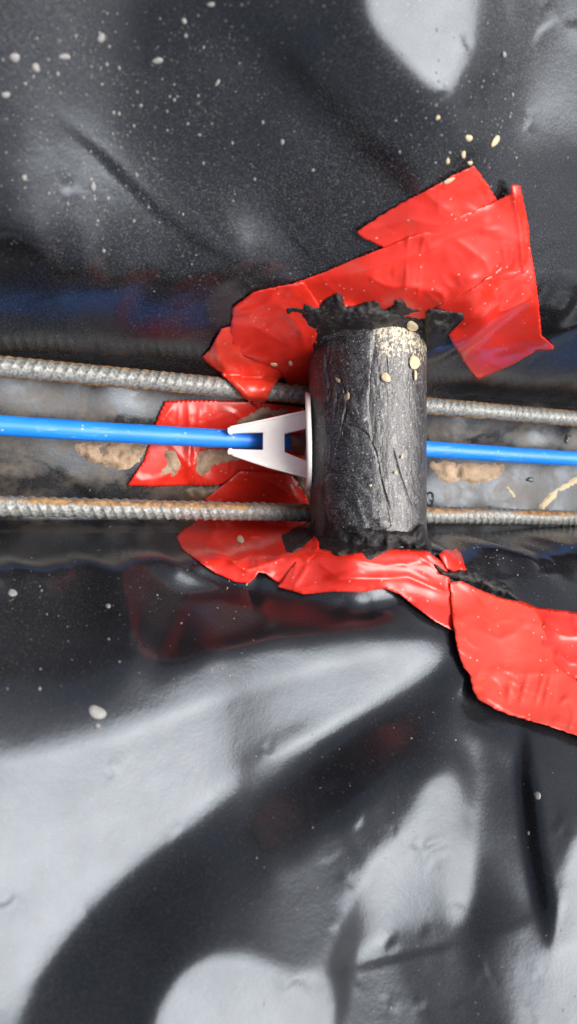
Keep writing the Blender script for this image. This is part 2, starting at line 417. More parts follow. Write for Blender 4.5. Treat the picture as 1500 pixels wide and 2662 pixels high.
# upsample for a smooth sheet
UP = 2
def cubic_up(A, k):
    ny, nx = A.shape
    def up1(a):
        n = a.shape[0]; tt = np.arange((n-1)*k+1)/k; i = np.minimum(tt.astype(int), n-2); f = (tt-i)[:, None]
        g = lambda j: a[np.clip(j, 0, n-1)]
        p0, p1, p2, p3 = g(i-1), g(i), g(i+1), g(i+2)
        return p1+0.5*f*(p2-p0+f*(2*p0-5*p1+4*p2-p3+f*(3*(p1-p2)+p3-p0)))
    return up1(up1(A).T).T
H = blur(H, 0.7)
H = cubic_up(H, UP); CELL2 = CELL/UP
xs2 = xs[0]+np.arange(H.shape[1])*CELL2; ys2 = ys[0]+np.arange(H.shape[0])*CELL2
X, Y = np.meshgrid(xs2, ys2)
px, py = to_px(np.stack([X, Y, H], -1))
# sharp creases: a narrow valley next to a small lip
def crease(line, depth, w, ret=7.0):
    global H
    best = np.full(px.shape, 1e9); sd = np.zeros(px.shape); tt = np.zeros(px.shape); n = len(line)-1
    for i in range(n):
        (x0, y0), (x1, y1) = line[i], line[i+1]; dx, dy = x1-x0, y1-y0; L = math.hypot(dx, dy)
        u = np.clip(((px-x0)*dx+(py-y0)*dy)/(L*L), 0, 1); d = np.hypot(px-x0-u*dx, py-y0-u*dy)
        sg = np.sign((px-x0)*dy-(py-y0)*dx); m_ = d < best
        best = np.where(m_, d, best); sd = np.where(m_, sg*d, sd); tt = np.where(m_, (i+u)/n, tt)
    tap = sstep(0, 0.35, tt)*sstep(1, 0.75, tt)
    H = H+depth*tap*np.tanh(sd/w)*np.exp(-np.abs(sd)/(ret*w))
crease([(120, 290), (260, 400), (400, 540), (500, 620), (640, 700)], 0.0013, 6)      # rises away from the trench
crease([(1365, 1830), (1366, 2000), (1385, 2180), (1410, 2330), (1432, 2490)], 0.0065, 12, 9)
crease([(900, 330), (1030, 440), (1110, 530)], 0.0030, 12)
crease([(760, 2556), (1000, 2500), (1130, 2470), (1200, 2450)], -0.0005, 5)
crease([(1230, 2442), (1320, 2415), (1420, 2380)], -0.0005, 5)
crease([(300, 1360), (420, 1430), (520, 1500), (720, 1565)], -0.0016, 8)
crease([(380, 800), (500, 760), (700, 712)], 0.0014, 8)
crease([(420, 840), (520, 790), (640, 755)], 0.0012, 7)
crease([(1380, 850), (1440, 900), (1540, 940)], 0.0012, 9)
crease([(1180, 1490), (1320, 1500), (1520, 1470)], -0.0010, 8)
crease([(130, 1215), (200, 1260), (260, 1310)], 0.0010, 7)
for cx_, cy_, a0_, a1_, n_ in ((960, 800, 150, 235, 12), (1150, 800, -60, 60, 8), (900, 1480, 20, 165, 12), (1250, 1700, 20, 120, 8), (700, 1400, 100, 180, 8)):
    for k_ in range(n_):
        an = R(random.uniform(a0_, a1_)); r0 = random.uniform(60, 260); r1 = r0+random.uniform(140, 420); bd = random.uniform(-0.14, 0.14)
        if cy_ > 1300: r0 = random.uniform(20, 70); r1 = r0+random.uniform(60, 130)
        sgy = 1 if a0_ >= 0 and cy_ > 1300 else -1
        q_ = [(cx_+r*math.cos(an+bd*j), cy_+(r*math.sin(an+bd*j))) for j, r in enumerate((r0, 0.5*(r0+r1), r1))]
        crease(q_, random.choice((-1, 1))*random.uniform(.00025, .0009), random.uniform(5, 12), 4)
for k_ in range(44):                                              # short kinks along the foot of the banks
    x_ = random.uniform(-50, 1550); up_ = random.random() < .55
    y_ = random.uniform(700, 900) if up_ else random.uniform(1390, 1480)
    crease([(x_, y_), (x_+random.uniform(40, 90), y_+random.uniform(-30, 30)), (x_+random.uniform(110, 200), y_+random.uniform(-60, 60))], random.choice((-1, 1))*random.uniform(.0005, .0016), random.uniform(6, 12), 3)
for x0_, x1_, y0_, y1_, n_ in ((850, 1500, 1950, 2650, 30), (1150, 1500, 20, 420, 12), (0, 800, 1900, 2600, 10), (0, 700, 60, 640, 10)):
    for k_ in range(n_):                                          # small sharp kinks in the film
        x_, y_ = random.uniform(x0_, x1_), random.uniform(y0_, y1_); an = random.uniform(0, 6.28); L_ = random.uniform(25, 110)
        crease([(x_, y_), (x_+.5*L_*math.cos(an), y_+.5*L_*math.sin(an)), (x_+L_*math.cos(an+.3), y_+L_*math.sin(an+.3))], random.choice((-1, 1))*random.uniform(.0002, .0006), random.uniform(3.5, 7), 5)
H += 0.00010*fbm(X/0.03, Y/0.02, 3)
# the sheet is pulled up round the pipe, where the tape holds it
gx_ = np.exp(-(np.maximum(np.abs(X-XP_AXIS)-0.03, 0)/0.045)**2)
need_u = 0.120+0.12*np.clip(Y-0.160, 0, 0.25); need_l = 0.120+0.12*np.clip(-0.030-Y, 0, 0.25)
add_u = np.maximum(need_u-H, 0)*sstep(0.128, 0.166, Y)*np.exp(-(np.maximum(Y-0.175, 0)/0.05)**2)
add_l = np.maximum(need_l-H, 0)*sstep(-0.006, -0.036, Y)*np.exp(-(np.maximum(-0.045-Y, 0)/0.035)**2)
H += gx_*(add_u+add_l)

def h_at(x, y):
    return bilin(H, (x-xs2[0])/CELL2, (y-ys2[0])/CELL2)

verts = np.stack([X, Y, H], -1).reshape(-1, 3)
nx, ny = len(xs2), len(ys2)
idx = np.arange(nx*ny).reshape(ny, nx)
fc = np.stack([idx[:-1, :-1], idx[:-1, 1:], idx[1:, 1:], idx[1:, :-1]], -1).reshape(-1, 4)
me = bpy.data.meshes.new('plastic_sheet')
me.vertices.add(len(verts)); me.vertices.foreach_set('co', verts.astype(np.float32).ravel())
me.loops.add(fc.size); me.loops.foreach_set('vertex_index', fc.astype(np.int32).ravel())
me.polygons.add(len(fc)); me.polygons.foreach_set('loop_start', np.arange(0, fc.size, 4, dtype=np.int32))
me.polygons.foreach_set('loop_total', np.full(len(fc), 4, np.int32))
me.polygons.foreach_set('use_smooth', np.ones(len(fc), bool))
me.update(calc_edges=True); me.materials.append(M_SHEET)
sheet = link(bpy.data.objects.new('plastic_sheet', me))
tag(sheet, 'creased shiny black plastic sheet lining the trench and both banks', 'plastic sheet')

# bare soil round the sheet, out of the picture
ring = []
inner = [(xs[0]+.03, ys[0]+.03), (xs[-1]-.03, ys[0]+.03), (xs[-1]-.03, ys[-1]-.03), (xs[0]+.03, ys[-1]-.03)]
outer = [(-40, -40), (40, -40), (40, 40), (-40, 40)]
gz = lambda x, y: float(h_at(np.array([x]), np.array([y]))[0])-0.03
gv = [(x, y, gz(x, y)) for x, y in inner]+[(x, y, 0.15) for x, y in outer]
gf = [(i, (i+1) % 4, 4+(i+1) % 4, 4+i) for i in range(4)]
ground = mesh_obj('ground', gv, [tuple(reversed(f)) for f in gf], M_SOIL, smooth=False); ground['kind'] = 'structure'
# ------------------------------------------------------------------ bars, tendon, pipe
BAR_R = 0.0078
def bar_line(pts, z=0.0):
    P = [at_z(x, y, z) for x, y in pts]
    A = np.array([[p[0], p[1]] for p in P]); k, c = np.polyfit(A[:, 0], A[:, 1], 1); return k, c
BAR_U = bar_line([(0, 947), (578, 1007), (807, 1031), (1110, 1060), (1496, 1082)])
BAR_L = bar_line([(0, 1314), (578, 1327), (797, 1331), (1105, 1342), (1496, 1348)])
TEN = bar_line([(0, 1104), (595, 1141), (1103, 1171), (1496, 1189)], -0.001)

def rebar(name, line, twist, slant, rib_ang, label, rust_amt):
    k, c = line; x0, x1 = -0.60, 0.86
    L = (x1-x0)*math.hypot(1, k); ds = 0.0009; n = int(L/ds); m = 30
    s = np.linspace(0, L, n)[:, None]; a = (np.arange(m)/m*2*np.pi)[None]
    al = a-rib_ang
    # two runs of slanted ribs, parted by the two long ribs
    half = (al % np.pi)/np.pi                      # 0..1 across one side
    side = (al % (2*np.pi) >= np.pi).astype(float)
    ph = (s/0.0084+slant*(half-0.5)*1.0+side*0.5) % 1.0
    prof = np.exp(-((ph-0.5)/0.15)**2)*np.clip(np.sin(np.pi*half)*1.8, 0, 1)
    lon = np.exp(-((np.minimum(half, 1-half))/0.055)**2)
    prof = prof*(0.8+0.35*vnoise(s*55+twist*5, 2.0*side+0*s))
    r = BAR_R+0.0014*prof+0.0011*lon*(1+0.25*np.sin(s*800))+0.00012*vnoise(s*400+0*a, a*4+0*s)
    dirv = np.array([1, k, 0])/math.hypot(1, k); side_v = np.array([-dirv[1], dirv[0], 0]); up = np.array([0, 0, 1.0])
    o0 = np.array([x0, k*x0+c, 0])
    wob = 0.0006*np.sin(s*6+twist)
    V = o0+s[..., None]*dirv+(r*np.cos(a)+wob)[..., None]*side_v+(r*np.sin(a)+0*s)[..., None]*up
    V = V.reshape(-1, 3)
    o = mesh_obj(name, V, grid_faces(m, n, True), M_STEEL)
    lonw = np.exp(-((np.minimum(half, 1-half))/0.15)**2)
    rust = np.clip(lonw*1.1*rust_amt*(0.75+0.5*vnoise(s*22+twist*7, 0*s))+0.25*(1-prof)*0.6, 0, 1)
    vcol(o, 'rust', (rust+0*a).ravel())
    tag(o, label, 'rebar', 'ribbed steel bars along the trench')
    return o
rebar('reinforcing_bar', BAR_U, 0.3, 1.4, R(6), 'rust-edged ribbed steel bar above the blue tendon, crossed by red tape flap', 1.15)
rebar('reinforcing_bar', BAR_L, 1.9, -1.6, R(52), 'ribbed grey steel bar below the blue tendon and the white chair', 0.8)

def tube(name, pts, r, m, seg, parent=None):
    pts = np.array(pts); n = len(pts); V = []
    T = np.gradient(pts, axis=0); T /= np.linalg.norm(T, axis=1)[:, None]
    for i in range(n):
        s = np.cross([0, 0, 1.0], T[i]); s /= np.linalg.norm(s); u = np.cross(T[i], s)
        rr = r[i] if hasattr(r, '__len__') else r
        for j in range(seg):
            an = 2*math.pi*j/seg; V.append(pts[i]+rr*(math.cos(an)*s+math.sin(an)*u))
    return mesh_obj(name, V, grid_faces(seg, n, True), m, parent)
k, c = TEN
xt = np.linspace(-0.60, 0.86, 260)
tp = np.stack([xt, k*xt+c+0.0006*np.sin(xt*14), -0.001+0.0008*np.sin(xt*9+1)], -1)
tendon = tube('tendon', tp, 0.0083+0.00008*np.sin(xt*90)+0.0001*vnoise(xt*60, xt*0), M_BLUE, 28)
tag(tendon, 'smooth bright blue plastic tendon running between the two steel bars', 'tendon')

pipe = empty('drain_pipe', (XP_AXIS, 0.06, ZP-RP))
tag(pipe, 'fat black bitumen-wrapped drain pipe crossing above the steel bars', 'pipe')
py0, py1, npy = -0.075, 0.205, 420
yy = np.linspace(py0, py1, npy)[:, None]; aa = np.concatenate([np.linspace(R(10), R(215), 420, endpoint=False), np.linspace(R(215), R(370), 50, endpoint=False)])[None]; npa = aa.shape[1]
PX0 = XP_AXIS+RP*np.cos(aa)+0*yy; PZ0 = ZP+RP*np.sin(aa)+0*yy
ppx, ppy = to_px(np.stack([PX0, yy+0*aa, PZ0], -1))
vis = ((PX0-CAM[0])*np.cos(aa)+(PZ0-CAM[2])*np.sin(aa)) < 0.0
disp = np.zeros_like(ppx)
def pcrease(line, depth, w, step=0.0):
    global disp
    w *= 0.42; depth *= 0.7
    d, tt = seg_dist(line, ppx, ppy); tap = np.clip(np.minimum(tt/0.08, (1-tt)/0.08), 0, 1)
    disp -= np.where(vis, depth*tap*np.exp(-(d/w)**2), 0)
    step *= 0.12
    disp += np.where(vis, step*tap*np.exp(-((d-1.6*w)/(1.2*w))**2), 0)
# layered wrap: second turn covers the left half
left2 = sstep(967, 961, ppx-6*np.sin(ppy/60.0))*sstep(1225, 1190, ppy)
disp += np.where(vis, 0.0014*left2, 0)
pcrease([(895, 1100), (930, 1112), (955, 1130), (975, 1170), (990, 1250), (1015, 1330)], 0.0016, 6, 0.0008)
pcrease([(885, 1225), (905, 1240), (930, 1255), (965, 1285), (985, 1320)], 0.0022, 7, 0.0012)
pcrease([(1005, 920), (1010, 1000)], 0.0010, 4, 0.0003)
pcrease([(1020, 1160), (1035, 1220), (1060, 1290), (1085, 1345), (1100, 1370)], 0.0016, 5, 0.0007)
pcrease([(893, 1115), (900, 1180), (905, 1230)], 0.0010, 5, 0.0006)
pcrease([(965, 830), (966, 900), (960, 980), (958, 1090)], 0.0011, 5, 0.0003)
pcrease([(860, 900), (850, 960), (862, 1020), (850, 1060), (835, 1080)], 0.0022, 9, 0.0012)
pcrease([(880, 970), (895, 1000), (905, 1050), (895, 1095)], 0.0018, 7, 0.0010)
pcrease([(870, 1240), (880, 1300), (900, 1350)], 0.0018, 7, 0.0010)
pcrease([(855, 1090), (862, 1160), (858, 1215)], 0.0015, 7, 0.0010)
pcrease([(895, 990), (925, 997)], 0.0009, 4, 0.0004)
pcrease([(1065, 1160), (1050, 1170)], 0.0009, 4, 0.0004)
pcrease([(920, 1240), (960, 1205), (980, 1195)], 0.0007, 4, 0.0004)
for q_ in range(16):
    x0 = random.uniform(838, 905); y0 = random.uniform(850, 1330)
    pcrease([(x0, y0), (x0+random.uniform(-14, 14), y0+random.uniform(30, 90))], random.uniform(.0005, .0013), random.uniform(3, 6), .0005)
wl = sstep(960, 850, ppx)
disp += np.where(vis, (0.00020+0.0006*wl)*fbm(ppx/26.0, ppy/110.0, 4)+0.00015*fbm(ppx/9.0, ppy/30.0, 3), 0)
rr = RP+disp
V = np.stack([XP_AXIS+rr*np.cos(aa), yy+0*aa, ZP+rr*np.sin(aa)], -1).reshape(-1, 3)
wrap = mesh_obj('wrap', V, grid_faces(npa, npy, True), M_WRAP, pipe)
gritm = sstep(1060, 850, ppy)*sstep(955, 1000, ppx)+0.55*sstep(930, 840, ppy)*sstep(860, 920, ppx)*sstep(1020, 960, ppx)
vcol(wrap, 'grit', np.where(vis, np.clip(gritm, 0, 1), 0).ravel())
# pale plastic core seen at the ends of the wrap
cv = []; 
for yv in (py0-0.02, py1+0.02):
    for j in range(48): cv.append((XP_AXIS+(RP-.003)*math.cos(2*math.pi*j/48), yv, ZP+(RP-.003)*math.sin(2*math.pi*j/48)))
core = mesh_obj('pipe_wall', cv, [(j, (j+1) % 48, 48+(j+1) % 48, 48+j) for j in range(48)], M_WHITE, pipe)

# ------------------------------------------------------------------ surfaces that patches lie on
def pipe_h(x, y):
    d = np.abs(x-XP_AXIS); return np.where(d < RP, ZP+np.sqrt(np.maximum(RP**2-d*d, 0)), -1)
def bars_h(x, y, which=(BAR_U,)):
    o = np.full(np.shape(x), -1.0)
    for k, c in which:
        d = np.abs(y-(k*x+c))/math.hypot(1, k); r = BAR_R+0.0016
        o = np.maximum(o, np.where(d < r, np.sqrt(np.maximum(r*r-d*d, 0)), -1))
    return o
SURF = {'sheet': h_at,
        'pipe': lambda x, y: np.maximum(h_at(x, y), np.where((y > -0.2) & (y < 0.3), pipe_h(x, y), -1)),
        'bar': lambda x, y: np.maximum(h_at(x, y), bars_h(x, y)),
        'tendon': lambda x, y: np.maximum(h_at(x, y), bars_h(x, y, (TEN,)))}
def cast(px, py, dz, surf):
    px = np.asarray(px, float); py = np.asarray(py, float); r = ray(px, py)
    ds = np.arange(0.34, 1.25, 0.003); f = SURF[surf]
    best = np.full(px.shape, 1.2); done = np.zeros(px.shape, bool)
    prev = None
    for d in ds:
        P = CAM+d*r; g = P[..., 2]-f(P[..., 0], P[..., 1])-dz
        if prev is not None:
            hit = (~done) & (g <= 0) & (prev > 0)
            w = prev/(prev-g+1e-12); best = np.where(hit, d-0.003+0.003*w, best); done |= hit
        prev = g
    return CAM+best[..., None]*r

def edge_points(poly, step, rough, zig):
    out = []; n = len(poly)
    for i in range(n):
        a = np.array(poly[i][:2], float); b = np.array(poly[(i+1) % n][:2], float)
        L = np.linalg.norm(b-a); m = max(1, int(round(L/step))); nv = np.array([-(b-a)[1], (b-a)[0]])/max(L, 1e-6)
        for k in range(m):
            p = a+(b-a)*k/m
            if k > 0: p = p+nv*(random.uniform(-rough, rough)+(zig if k % 2 else -zig))
            out.append(p)
    return out
def smooth_poly(poly, it=2):
    p = [np.array(q[:2], float) for q in poly]
    for _ in range(it):
        o = []
        for i in range(len(p)):
            a, b = p[i], p[(i+1) % len(p)]; o += [a*.75+b*.25, a*.25+b*.75]
        p = o
    return p
def patch(name, poly, m, dz=0.001, surf='sheet', step=7, rough=0.6, zig=0.0, lifts=(), folds=(), namp=0.0, nsc=40, thick=0.0004, dome=0.0, sm=0, parent=None, seed=0.0, curl=0.0, noct=2, crink=0.0, taper=0.0, zmin=0.0004, sink=0.0):
    if sm: poly = smooth_poly(poly, sm)
    bp = edge_points(poly, step, rough, zig); nb = len(bp)
    A = np.array(bp); x0, y0 = A.min(0); x1, y1 = A.max(0)
    gx, gy = np.meshgrid(np.arange(x0, x1, step), np.arange(y0, y1, step*0.87)); gx[1::2] += step*0.5
    gx = gx.ravel(); gy = gy.ravel()
    dd, _ = seg_dist([tuple(q) for q in bp]+[tuple(bp[0])], gx, gy)
    ok = inside(bp, gx, gy) & (dd > step*0.55)
    allp = np.concatenate([A, np.stack([gx[ok], gy[ok]], -1)])
    r = delaunay_2d_cdt([Vector(q) for q in allp], [], [list(range(nb))], 1, 1e-4)
    vv = np.array([tuple(q) for q in r[0]]); ff = [tuple(reversed(f)) for f in r[2]]
    qx, qy = vv[:, 0], vv[:, 1]
    de, _ = seg_dist([tuple(q) for q in bp]+[tuple(bp[0])], qx, qy)
    z = np.full(len(vv), float(dz))
    if taper: z = z*np.clip(0.05+de/taper, 0, 1)
    for lx, ly, hh, rad in lifts: z += hh*np.exp(-((qx-lx)**2+(qy-ly)**2)/(rad*rad))
    for line, amp, w in folds:
        d, tt = seg_dist(line, qx, qy); tap = np.clip(np.minimum((tt+.04)/0.15, (1.04-tt)/0.15), 0, 1)
        z += amp*tap*0.8*np.exp(-2.2*d/w)
    if crink:
        for j_ in range(3):                            # fine sharp crinkles, each in its own direction
            an = seed*2.1+j_*1.15; u_ = qx*math.cos(an)+qy*math.sin(an); w_ = -qx*math.sin(an)+qy*math.cos(an)
            n_ = fbm(u_/(34+12*j_)+seed*3+9*j_, w_/170+seed, 2); msk = np.clip(fbm(qx/90+seed+4*j_, qy/90-seed, 2)*1.4, 0, 1)
            z += crink*msk*(1-np.clip(np.abs(n_)*3.2, 0, 1))
    if namp: z += namp*(fbm(qx/nsc+seed, qy/nsc+seed*1.7, noct)*0.6+0.5)*np.clip(de/(step*2), 0.15, 1)
    if sink: z -= sink*np.exp(-de/9.0)
    if dome: u_ = np.clip(de/max(de.max(), 1e-6), 0, 1); z += dome*np.sqrt(1-(1-u_)**2+1e-9)
    if curl: z += curl*np.exp(-de/14.0)*(0.5+0.5*vnoise(qx/50+seed, qy/50))
    P = cast(qx, qy, np.maximum(z, zmin), surf)
    # face up
    a, b_, c_ = (P[list(ff[0])][:3]) if ff else (0, 0, 0)
    if ff and np.dot(np.cross(b_-a, c_-a), CAM-a) < 0: ff = [tuple(reversed(f)) for f in ff]
    o = mesh_obj(name, P, ff, m, parent)
    if thick:
        s = o.modifiers.new('thickness', 'SOLIDIFY'); s.thickness = thick; s.offset = -1.0
    return o

# loose second turns of the wrap, each with its own torn edge
for poly, dz_, sd_ in (([(838, 862), (900, 850), (966, 848), (969, 900), (962, 980), (960, 1060), (955, 1100), (915, 1112), (893, 1095), (905, 1050), (893, 1000), (872, 960), (846, 930)], .0017, 71.),
                       ([(846, 1085), (890, 1100), (935, 1112), (962, 1140), (980, 1180), (990, 1245), (1012, 1330), (1020, 1380), (950, 1380), (940, 1290), (905, 1245), (870, 1232), (848, 1180)], .0016, 73.),
                       ([(842, 1235), (880, 1228), (915, 1246), (945, 1262), (985, 1300), (1000, 1375), (900, 1375), (850, 1370), (838, 1300)], .0030, 75.)):
    patch('wrap_layer', poly, M_WRAP, dz=dz_, surf='pipe', step=6, rough=1.4, sm=1, namp=.0012, nsc=26, noct=3, crink=.0016, thick=.0006, seed=sd_, parent=pipe)
def tape(poly, label, fresh=False, **kw):
    kw['lifts'] = [(a_, b_, h_*0.5, r_) for a_, b_, h_, r_ in kw.get('lifts', ())]; kw['folds'] = [(l_, a_*0.65, w_*0.8) for l_, a_, w_ in kw.get('folds', ())]
    kw['namp'] = kw.get('namp', 0)*0.55; kw['curl'] = kw.get('curl', 0)*0.4; kw.setdefault('crink', .0017); kw.setdefault('thick', .0002); kw.setdefault('step', 6)
    o = patch('tape_strip', poly, M_TAPE2 if fresh else M_TAPE, **kw)
    return tag(o, label, 'tape', 'red sealing tape strips')

# ---- tape on the upper bank
tape([(925, 605), (960, 580), (1040, 530), (1120, 490), (1180, 455), (1232, 432), (1262, 470), (1296, 525), (1250, 590), (1100, 660), (1010, 650), (950, 622)],
     'topmost short red tape strip with a ragged upper edge', dz=0.0012, rough=1.6, curl=0.003,
     lifts=[(1230, 440, .008, 60), (930, 610, .007, 50), (1110, 570, .004, 60)], folds=[([(1090, 490), (1180, 560), (1240, 600)], .003, 40), ([(950, 600), (1060, 570), (1150, 590)], .0025, 30)], namp=.0012, nsc=70, seed=1.0)
tape([(660, 760), (690, 752), (760, 738), (850, 705), (930, 670), (1010, 640), (1110, 600), (1210, 555), (1280, 528), (1325, 505), (1330, 480), (1352, 482), (1365, 540), (1376, 600), (1380, 700), (1300, 770), (1200, 800), (1110, 830), (1000, 820), (800, 830), (700, 900), (640, 860)],
     'broad red tape strip arching over the top end of the pipe', dz=0.0024, rough=0.8, zig=0.5,
     lifts=[(1345, 500, .014, 45), (1330, 620, .004, 70), (1060, 740, .005, 50)], folds=[([(1335, 490), (1352, 600), (1360, 700)], .005, 26), ([(820, 740), (1000, 690), (1150, 640)], .004, 36), ([(1050, 740), (1150, 760), (1250, 720)], .004, 30), ([(960, 720), (1010, 745), (1090, 748)], .005, 18), ([(1180, 620), (1260, 680), (1300, 760)], .003, 40)], namp=.0022, nsc=90, seed=3.0)
tape([(1130, 800), (1230, 750), (1310, 690), (1378, 640), (1392, 720), (1402, 800), (1408, 872), (1440, 900), (1438, 910), (1390, 915), (1330, 950), (1240, 990), (1200, 935), (1165, 870), (1205, 830)],
     'red tape strip hanging down right of the pipe, ending in a point', dz=0.0040, rough=0.6, zig=0.6,
     lifts=[(1240, 960, .014, 90), (1420, 900, .006, 40), (1180, 880, .008, 50)], folds=[([(1190, 920), (1300, 900), (1400, 880)], .006, 34), ([(1200, 860), (1300, 790), (1380, 700)], .004, 40), ([(1230, 830), (1330, 800), (1390, 780)], .003, 22)], namp=.0020, nsc=70, seed=5.0)
tape([(600, 850), (605, 800), (660, 760), (720, 745), (790, 735), (830, 790), (825, 900), (815, 1000), (760, 1010), (720, 960), (640, 930), (590, 900)],
     'crumpled red tape strip at the upper left side of the pipe', dz=0.0034, surf='sheet', rough=1.2,
     lifts=[(700, 850, .008, 90), (800, 860, .012, 60)], folds=[([(610, 820), (690, 790), (720, 770)], .006, 24), ([(650, 950), (740, 905), (800, 870)], .007, 26), ([(700, 980), (760, 960), (810, 955)], .004, 18), ([(730, 800), (780, 850), (800, 930)], .005, 24)], namp=.0024, nsc=50, seed=8.0)
tape([(522, 930), (545, 910), (575, 855), (610, 845), (700, 900), (735, 980), (712, 1000), (690, 1045), (672, 1060), (630, 1030), (590, 985), (550, 955)],
     'folded red tape flap lying across the upper steel bar', dz=0.0012, surf='bar', rough=0.9, fresh=True,
     lifts=[(680, 1040, .006, 60), (560, 900, .008, 50), (620, 900, .006, 60)], folds=[([(560, 870), (566, 930), (610, 990), (668, 1055)], .008, 26), ([(600, 900), (660, 960), (700, 1000)], .003, 30)], namp=.0014, nsc=60, seed=9.0)
# ---- tape on the trench floor
tape([(430, 1042), (500, 1040), (620, 1042), (740, 1052), (790, 1060), (790, 1200), (700, 1240), (600, 1252), (560, 1262), (480, 1262), (400, 1265), (330, 1263), (372, 1200), (395, 1130), (412, 1080)],
     'muddy red tape strip flat on the floor under the blue tendon', dz=0.0015, rough=0.5, zig=1.2,
     lifts=[(480, 1200, .003, 40), (440, 1060, .003, 40)], folds=[([(490, 1050), (495, 1150), (490, 1255)], .004, 22), ([(520, 1060), (515, 1180), (500, 1250)], .003, 14), ([(415, 1100), (450, 1055)], .004, 20)], namp=.0008, nsc=60, seed=12.0)
tape([(530, 1300), (580, 1260), (625, 1222), (680, 1225), (760, 1235), (790, 1270), (812, 1330), (800, 1400), (600, 1400)],
     'red tape strip between the chair and the lower steel bar', dz=0.0030, rough=0.6,
     lifts=[(620, 1240, .004, 30), (700, 1290, .003, 60)], folds=[([(600, 1240), (585, 1300)], .003, 12), ([(620, 1225), (700, 1250), (790, 1310)], .004, 26), ([(740, 1250), (770, 1290), (790, 1330)], .003, 14)], namp=.0010, nsc=60, seed=14.0)
# ---- tape on the lower bank
tape([(458, 1395), (475, 1375), (520, 1345), (600, 1335), (780, 1340), (830, 1400), (830, 1480), (800, 1545), (745, 1525), (715, 1510), (690, 1490), (672, 1488), (660, 1505), (645, 1517), (610, 1512), (560, 1490), (510, 1455), (470, 1425)],
     'crinkled red tape strip below the lower bar, its edge arched up', dz=0.0016, rough=0.7,
     lifts=[(678, 1495, .014, 26), (560, 1420, .004, 60), (740, 1400, .006, 80)], folds=[([(540, 1424), (590, 1450), (640, 1482), (700, 1462), (750, 1440)], .008, 26), ([(540, 1380), (620, 1385), (700, 1370)], .003, 24), ([(540, 1360), (550, 1400)], .003, 14)], namp=.0018, nsc=55, seed=17.0)
tape([(720, 1525), (760, 1470), (800, 1420), (900, 1440), (1000, 1425), (1110, 1430), (1160, 1470), (1185, 1560), (1178, 1640), (1130, 1615), (1070, 1570), (1040, 1545), (1000, 1530), (940, 1540), (860, 1538), (790, 1545)],
     'long red tape strip under the bottom end of the pipe', dz=0.0032, rough=0.6, zig=0.4,
     lifts=[(1010, 1540, .008, 40), (900, 1480, .006, 60), (1120, 1570, .006, 50)], folds=[([(850, 1500), (950, 1505), (1060, 1500), (1170, 1545)], .007, 34), ([(880, 1450), (1000, 1470), (1120, 1460)], .004, 26), ([(800, 1470), (760, 1530)], .004, 22)], namp=.0020, nsc=70, seed=19.0)
tape([(1170, 1515), (1200, 1510), (1240, 1530), (1290, 1550), (1350, 1565), (1390, 1580), (1430, 1650), (1440, 1720), (1500, 1770), (1620, 1830), (1620, 1980), (1500, 1912), (1420, 1885), (1330, 1860), (1290, 1845), (1240, 1815), (1228, 1790), (1222, 1755), (1205, 1735), (1190, 1690), (1178, 1620)],
     'wide smooth red tape strip at the lower right, ragged along its bottom edge', dz=0.0060, fresh=True, rough=1.3, curl=0.002,
     lifts=[(1300, 1640, .004, 80), (1280, 1820, .006, 60)], folds=[([(1235, 1800), (1330, 1850), (1440, 1890), (1520, 1920)], .005, 30), ([(1200, 1620), (1300, 1660), (1350, 1640)], .003, 46), ([(1270, 1740), (1360, 1750), (1450, 1750)], .003, 30)], namp=.0016, nsc=110, seed=22.0)
tape([(1350, 1560), (1400, 1580), (1500, 1590), (1640, 1600), (1640, 1780), (1500, 1760), (1490, 1800), (1420, 1800), (1330, 1700), (1300, 1600)],
     'red tape strip running off the right edge with a small white glint', dz=0.0040, rough=0.8, zig=0.4,
     lifts=[(1450, 1640, .005, 50)], folds=[([(1400, 1620), (1460, 1650), (1560, 1660)], .006, 34), ([(1440, 1690), (1480, 1720), (1540, 1730)], .004, 20)], namp=.0016, nsc=60, seed=25.0)
tape([(1140, 1440), (1155, 1428), (1185, 1424), (1200, 1440), (1208, 1470), (1215, 1480), (1195, 1492), (1165, 1480), (1150, 1462)],
     'small torn scrap of red tape smeared with mastic by the pipe foot', dz=0.002, rough=1.5, step=5, lifts=[(1170, 1450, .004, 30)], namp=.001, nsc=25, seed=27.0)

# ------------------------------------------------------------------ mastic round the pipe ends
def mastic(name, poly, label, surf='pipe', **kw):
    kw.setdefault('noct', 5); kw['namp'] = .0055; kw.setdefault('nsc', 26); kw.setdefault('sink', .014); kw.setdefault('zmin', -.02); kw['dz'] = kw.get('dz', .004)*0.85; c_ = np.mean(poly, 0); kw['rough'] = 2
    poly = [tuple(np.array(q)+(np.array(q)-c_)/max(np.linalg.norm(np.array(q)-c_), 1e-6)*9) for q in poly]; kw.setdefault('step', 5)
    o = patch(name, poly, M_MASTIC, surf=surf, thick=0.0, **kw); return o
ms = mastic('mastic_seal', [(740, 820), (745, 800), (790, 780), (800, 765), (815, 780), (835, 790), (850, 775), (880, 760), (898, 775), (905, 800), (940, 785), (975, 780), (990, 800), (1010, 790), (1015, 775), (1045, 775), (1055, 795), (1075, 800), (1110, 805), (1080, 815), (1040, 830), (1005, 850), (960, 855), (900, 855), (860, 870), (845, 920), (825, 905), (815, 870), (800, 850), (770, 850)], '', rough=5, dz=.010, seed=31.0)
tag(ms, 'lumpy black mastic smeared along the top end of the pipe', 'mastic')
o = mastic('mastic_seal', [(1108, 812), (1125, 805), (1160, 810), (1200, 815), (1212, 825), (1195, 840), (1170, 860), (1165, 880), (1150, 890), (1130, 905), (1112, 910), (1108, 860)], '', surf='sheet', rough=5, dz=.012, seed=33.0)
